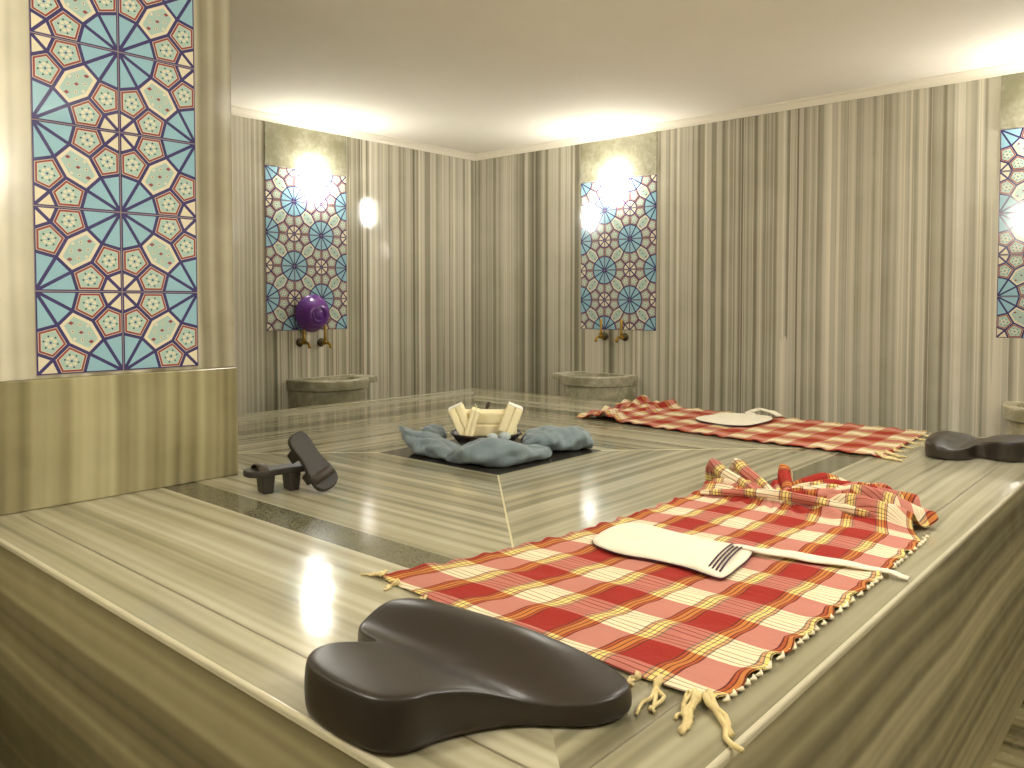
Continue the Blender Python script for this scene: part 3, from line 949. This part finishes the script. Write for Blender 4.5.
# far cloth: length runs along +y. local (u,v) -> world x = X0 - (v), y = u + dy
near2 = [(1.6, .86), (3.7, .86)]
back2 = [(1.6, 2.14), (2.6, 2.12), (3.77, 2.02)]
xl2 = [(0, 1.72), (1, 1.66)]
ext2 = [(0, .42), (.3, .52), (.6, .50), (.85, .50), (1, .46)]
hgt2 = [(0, .10), (.1, .09), (.3, .05), (.6, .05), (.88, .05), (1, .03)]
P, UV = cloth_surface(near2, back2, xl2, 3.75, ext2, hgt2, 15, 23, bumps=[(.10, .9, .10, .06), (.3, .95, .08, .06)])
def tr(p): return (7.57 - p[1], (p[0] - 1.66) * 1.0 + 1.60, p[2])
P = [[tr(p) for p in r] for r in P]
b = MB(); b.grid(P, UV); b._open = True
CO2 = (6.1, 2.9, 0)
cl2 = empty('plaid_cloth', CO2)
tag(cl2, 'red and cream plaid cotton cloth lying along the far right side of the platform', 'cloth', 'plaid bath cloths')
b2 = b.build('woven_cloth', m_plaid, cl2, CO2, solid=0.006, subsurf=1)
add_tassel(cl2, CO2, (5.47, 1.66, .02), (5.40, 1.50, 0), 4, r=.010, seed=7)
add_tassel(cl2, CO2, (5.56, 1.62, .02), (5.55, 1.50, 0), 3, r=.010, seed=8)
for k in range(5): add_tassel(cl2, CO2, (5.75 + k * .19, 1.64, .015), (5.75 + k * .19, 1.57, 0), 2, r=.007, seed=30 + k)

# ================================================================ BATH MITTS
def slab_from_outline(out, z0, th, puff=0.012, n=4, zf=None):
    o = catmull(out, n)
    c = Vector((sum(p.x for p in o) / len(o), sum(p.y for p in o) / len(o)))
    b = MB()
    def rg(f, z): 
        r = []
        for p in o:
            q = c + (p - c) * f
            zz = z + (0.004 * sin(q.x * 60 + q.y * 23) if f < 0.95 and z > z0 + th * .6 else 0)
            r.append((q.x, q.y, zz))
        return r
    rings = [rg(0.001, z0), rg(0.98, z0), rg(1.0, z0 + th * .3), rg(1.0, z0 + th * .6), rg(.98, z0 + th)]
    for f in (.93, .8, .6, .4, .2, .001):
        rings.append(rg(f, z0 + th + puff * (1 - f * f)))
    b.loft(rings, caps=False)
    return b
def make_mitt(out, z0, stripes, strap, origin):
    root = empty('bath_mitt', origin)
    slab_from_outline(out, z0 + 0.010, 0.012).build('mitt_body', m_white, root, origin, weld=True)
    # plum piping under the seam
    o = catmull(out, 4); b = MB()
    pts = [(p.x, p.y, z0 + .012) for p in o]
    b.tube(pts + [pts[0]], 0.0032, 6)
    q = b.build('piping', m_purpleedge, root, origin); q['label'] = 'dark plum seam'
    if stripes:
        b = MB()
        (a0, a1), (b0, b1) = stripes
        a0, a1, b0, b1 = map(Vector, (a0, a1, b0, b1))
        for k in range(4):
            t = 0.12 + k * 0.24
            p = a0.lerp(b0, t); q = a1.lerp(b1, t)
            pts = [(*(p.lerp(q, s_ / 8)), z0 + 0.027 + 0.0115 * sin(pi * s_ / 8) ** .7) for s_ in range(9)]
            b.tube(pts, 0.004, 6, flat=.6)
        q = b.build('cuff_stripe', m_purpleedge, root, origin); q['label'] = 'thin dark stripes woven across the cuff'
        q['label'] = 'thin dark woven cuff stripes'
    if strap:
        b = MB()
        rows = []
        for i in range(41):
            t = i / 40
            f = t * (len(strap) - 1); k = min(int(f), len(strap) - 2); w = f - k
            c = [strap[k][m] + (strap[k + 1][m] - strap[k][m]) * w for m in range(4)]
            d = Vector((strap[k + 1][0] - strap[k][0], strap[k + 1][1] - strap[k][1])).normalized()
            nx, ny = -d.y, d.x
            c[3] *= 1.25
            rows.append([(c[0] + nx * c[3] * s_, c[1] + ny * c[3] * s_, c[2] + 0.006 * cos(s_ * 1.5) + 0.002 * sin(t * 25)) for s_ in (-1, -.5, 0, .5, 1)])
        b.grid(rows); b._open = True
        b.build('strap', m_white, root, origin, solid=0.005)
    return root
mout = [(2.605,1.79),(2.64,1.885),(2.72,1.93),(2.84,1.955),(2.96,1.945),(3.0,1.88),(2.985,1.70),(2.975,1.55),(2.995,1.40),(2.99,1.365),(2.88,1.33),(2.74,1.31),(2.62,1.30),(2.60,1.33),(2.625,1.45),(2.62,1.60),(2.60,1.70)]
mt = make_mitt(mout, 0.012, ((((2.63, 1.315), (2.975, 1.385)), ((2.64, 1.385), (2.975, 1.45)))),
               [(2.93,1.42,.04,.012),(2.975,1.34,.030,.022),(3.01,1.24,.026,.034),(3.035,1.15,.024,.036),(3.06,1.02,.022,.024),(3.07,.93,.022,.016),(3.08,.86,.016,.014),(3.083,.815,.008,.013)], (2.8, 1.6, 0))
tag(mt, 'cream bath mitt with striped cuff and long strap on the near plaid cloth', 'bath mitt', 'bath mitts')
mo2 = [(5.93,2.87),(5.98,3.05),(6.10,3.27),(6.22,3.30),(6.40,3.22),(6.58,3.05),(6.60,2.90),(6.45,2.78),(6.2,2.78),(6.0,2.80)]
mo2 = [(6.0,2.80),(5.92,2.95),(5.98,3.18),(6.10,3.30),(6.30,3.28),(6.52,3.22),(6.60,3.05),(6.58,2.86),(6.42,2.78),(6.2,2.77)]
mt2 = make_mitt(mo2, 0.014, None, [(6.5,3.0,.035,.03),(6.6,3.05,.05,.035),(6.66,3.0,.075,.04),(6.68,2.9,.06,.04),(6.66,2.80,.03,.03)], (6.3, 3.0, 0))
tag(mt2, 'folded white bath mitt on the far plaid cloth', 'bath mitt', 'bath mitts')

# ================================================================ WOODEN CLOGS
def make_clog():
    root = empty('wooden_clog')
    half = [(-.17, .0), (-.165, .035), (-.14, .056), (-.09, .060), (-.03, .056), (.04, .066), (.10, .076), (.145, .068), (.17, .04), (.178, 0)]
    out = half + [(x, -y) for x, y in half[-2:0:-1]]
    o = catmull(out, 3)
    b = MB()
    b.poly_prism([(p.x, p.y) for p in o][::-1], 0.095, 0.128)
    b.build('sole', m_wood, root, bevel=0.008)
    for x0 in (-0.075, 0.065):
        b = MB()
        b.loft([[(x0 - .028, -.046, 0), (x0 + .028, -.046, 0), (x0 + .028, .046, 0), (x0 - .028, .046, 0)],
                [(x0 - .036, -.05, .095), (x0 + .036, -.05, .095), (x0 + .036, .05, .095), (x0 - .036, .05, .095)]], smooth=False)
        b.build('foot_block', m_wood, root, bevel=0.005)
    b = MB(); rows = []
    for k in range(13):
        a = pi * k / 12
        rows.append([(xx, -.076 * cos(a), .11 + .045 * sin(a)) for xx in (.07, .095, .12)])
    b.grid(rows); b._open = True
    b.build('strap', m_bronze if False else plain('dark_leather', (60, 50, 40), rough=0.5), root, solid=0.007)
    return root
cg = make_clog()
tag(cg, 'dark wooden bath clog standing flat on its two foot blocks', 'clog', 'wooden clogs')
cg.location = W(2.365, 3.745, 0.001)
cg.rotation_euler = (0, 0, atan2(0.03, -0.13))
# second clog: leans upright on the first, sole towards the viewer
cg2 = copy_tree(cg)
tag(cg2, 'dark wooden bath clog propped upright beside the flat one', 'clog', 'wooden clogs')

# ================================================================ TOWELS AND BASKET ON THE CENTRE SQUARE
def towel_roll(path, name, label, seed, n=40):
    """path entries: x,y,z,rw,rh ; elliptical sweep with folds, flattened underneath"""
    rnd = random.Random(seed); ph = [rnd.uniform(0, 6) for _ in range(6)]
    dense = []
    L = len(path)
    for i in range(L - 1):
        p0, p1, p2, p3 = [Vector(path[max(0, min(L - 1, i + k))]) if False else path[max(0, min(L - 1, i + k))] for k in (-1, 0, 1, 2)]
        for j in range(8):
            t = j / 8
            dense.append([0.5 * ((2*b1) + (-a1 + c1)*t + (2*a1 - 5*b1 + 4*c1 - d1)*t*t + (-a1 + 3*b1 - 3*c1 + d1)*t*t*t) for a1, b1, c1, d1 in zip(p0, p1, p2, p3)])
    dense.append(list(path[-1]))
    rings = []
    for k, d in enumerate(dense):
        a = dense[max(0, k - 1)]; c = dense[min(len(dense) - 1, k + 1)]
        t = Vector((c[0] - a[0], c[1] - a[1], 0)).normalized()
        u = Vector((t.y, -t.x, 0))
        r = []
        s_ = k / len(dense)
        for i in range(n):
            th = 2 * pi * i / n
            w = 1 + 0.09 * sin(3 * th + s_ * 14 + ph[0]) + 0.06 * sin(5 * th - s_ * 22 + ph[1]) + 0.03 * sin(s_ * 60 + th * 2 + ph[2])
            # long crease between lap layers
            w -= 0.24 * math.exp(-((th - 1.15 - 0.5 * sin(s_ * 5 + ph[3])) / 0.10) ** 2)
            x = d[0] + u.x * d[3] * cos(th) * w
            y = d[1] + u.y * d[3] * cos(th) * w
            z = d[2] + d[4] * sin(th) * w
            r.append((x, y, max(z, 0.004)))
        rings.append(r)
    b = MB(); b.loft(rings)
    o = b.build(name, m_towel, origin=(dense[len(dense)//2][0], dense[len(dense)//2][1], 0), subsurf=1)
    return o
# left towel with the pointed upturned corner
t1 = towel_roll([(3.62, 4.23, .155, .004, .004), (3.61, 4.14, .12, .04, .03), (3.60, 4.05, .085, .08, .06), (3.60, 3.93, .065, .12, .07), (3.60, 3.80, .055, .12, .06), (3.56, 3.68, .045, .085, .05), (3.53, 3.58, .03, .05, .03)], 'towel', '', 3)
tag(t1, 'blue grey towel with a pointed upturned corner left of the bowl', 'towel', 'rolled blue grey towels')
t1b = towel_roll([(3.50, 3.62, .03, .03, .025), (3.53, 3.54, .055, .07, .055), (3.56, 3.44, .075, .115, .075), (3.60, 3.35, .085, .14, .085), (3.70, 3.28, .08, .13, .08), (3.82, 3.26, .055, .085, .055), (3.95, 3.25, .045, .07, .045), (4.06, 3.27, .03, .04, .03)], 'towel', '', 5)
tag(t1b, 'blue grey twisted towel at the front corner of the black square', 'towel', 'rolled blue grey towels')
t2 = towel_roll([(4.04, 3.47, .04, .04, .04), (4.07, 3.44, .065, .10, .06), (4.17, 3.41, .08, .14, .08), (4.28, 3.36, .08, .15, .08), (4.38, 3.31, .08, .15, .08), (4.45, 3.27, .07, .13, .07), (4.49, 3.25, .05, .07, .05)], 'towel', '', 9)
tag(t2, 'flattened blue grey towel roll right of the bowl', 'towel', 'rolled blue grey towels')
t3 = towel_roll([(3.96, 4.20, .04, .05, .04), (3.86, 4.13, .07, .09, .07), (3.76, 4.05, .08, .09, .07), (3.69, 3.96, .05, .06, .04)], 'towel', '', 12)
tag(t3, 'blue grey towel hump behind the pointed towel, left of the bowl', 'towel', 'rolled blue grey towels')
for (kx, ky, kz, kr) in ((3.66, 3.385, .165, .030), (3.745, 3.36, .16, .036)):
    b = MB()
    b.lathe([(kr * sin(pi * k / 8) + .0005, -kr * .8 * cos(pi * k / 8)) for k in range(9)], c=(kx, ky, kz), n=16, sx=1.25)
    o = b.build('rolled_end', m_towel_light, t1b, (3.62, 3.34, 0)); o['label'] = 'paler rolled towel end'
    o.location = Vector((3.62, 3.34, 0)) * S + Vector((0, 0, ZP * S)) - t1b.location
# basket bowl
BX, BY = 3.98, 3.74
bk = empty('serving_bowl', (BX, BY, 0))
tag(bk, 'dark metal bowl holding cream wash cloths in the middle of the black square', 'bowl')
b = MB()
prof = [(0.001, 0.003), (0.12, 0.003), (0.17, 0.03), (0.215, 0.08), (0.235, 0.115), (0.242, 0.12), (0.228, 0.118), (0.205, 0.08), (0.16, 0.035), (0.001, 0.02)]
b.lathe(prof, n=40, c=(BX, BY, 0))
b.build('bowl_body', m_basket, bk, (BX, BY, 0))
b = MB()
b.tube([(BX + .235 * cos(a), BY + .235 * sin(a), .118) for a in [2*pi*k/40 for k in range(41)]], .009, 8)
b.build('rim', m_basket, bk, (BX, BY, 0))

def cloth_block(loc, dims, rot, label, white_end=False, fold=3):
    """a folded wash cloth: stack of rounded folds"""
    root = empty('folded_washcloth', loc)
    w, d, h = dims
    b = MB(); n = fold
    for k in range(n):
        z0 = -h / 2 + h * k / n; z1 = z0 + h / n * 0.985
        b.box((-w/2, -d/2 + 0.003 * (k % 2), z0), (w/2, d/2, z1))
    b.build('folded_layers', m_cream, root, bevel=min(h / n * .35, .012), segs=3)
    if white_end:
        b = MB(); b.box((w/2 + .0005, -d/2 + .004, -h/2 + .003), (w/2 + .008, d/2 - .004, h/2 - .003))
        o = b.build('end_face', m_creamw, root, bevel=.004); o['label'] = 'bright white folded end'
    root.rotation_euler = rot
    tag(root, label, 'washcloth', 'cream washcloths in the bowl')
    return root
# view-plane-right direction across the bowl
ra = atan2(-0.75, 0.66)
rx, ry = cos(ra), sin(ra)
def inb(s_, f_=0.0): return (BX + rx * s_ - ry * f_ * 1.0, BY + ry * s_ + rx * f_ * 1.0)
x_, y_ = inb(0.02, 0.0)
cloth_block((x_, y_, .185), (.38, .10, .17), (radians(8), 0, ra), 'cream folded wash cloth lying level across the middle of the dark bowl', fold=2)
x_, y_ = inb(-.165, -.06)
cloth_block((x_, y_, .21), (.20, .14, .10), (0, radians(-114), ra), 'cream folded wash cloth leaning outwards at the left of the bowl', True, fold=2)
x_, y_ = inb(-.09, -.09)
cloth_block((x_, y_, .20), (.19, .14, .06), (0, radians(-74), ra), 'thin cream wash cloth between the left and middle ones in the bowl', False, fold=2)
x_, y_ = inb(.165, -.06)
cloth_block((x_, y_, .215), (.19, .14, .11), (0, radians(-68), ra), 'cream folded wash cloth with a white end at the right of the bowl', True, fold=2)

# small dark-handled ladle behind the cloths
ld = empty('ladle', (4.16, 3.93, 0))
tag(ld, 'small dark ladle handle sticking up behind the cream wash cloths', 'ladle')
LO = (4.16, 3.93, 0)
b = MB(); b.tube([(4.12, 3.86, .14), (4.16, 3.92, .20), (4.20, 3.93, .265), (4.215, 3.935, .285)], [.009, .009, .014, .012], 8)
b.build('handle', m_basket, ld, LO)
b = MB(); b.lathe([(0.001, .125), (.03, .13), (.045, .16), (.048, .2), (.042, .2), (.001, .15)], c=(4.10, 3.86, 0), n=20)
b.build('scoop', m_bronze, ld, LO)

# place the leaning clog: long axis from the toe on the marble to the heel in the air
toe = Vector((2.50, 3.52, 0.02)); heel = Vector((2.40, 3.67, 0.27))
ax = (toe - heel).normalized()                 # local +x = toe
view = (Vector((0, 0, 1)) - Vector((2.45, 3.6, .12))).normalized()
zz = (-view + Vector((0.25, -0.35, 0)))         # blocks (local -z) look roughly to the left/back
zz = view + Vector((0.50, -0.15, 0.05))
zz = (zz - ax * zz.dot(ax)).normalized()
yy = zz.cross(ax)
R = Matrix((ax, yy, zz)).transposed()
cen = (toe + heel) / 2 - R @ Vector((0, 0, 0.11))
cg2.rotation_euler = R.to_euler()
cg2.location = W(cen.x + .02, cen.y - .01, cen.z + .022)
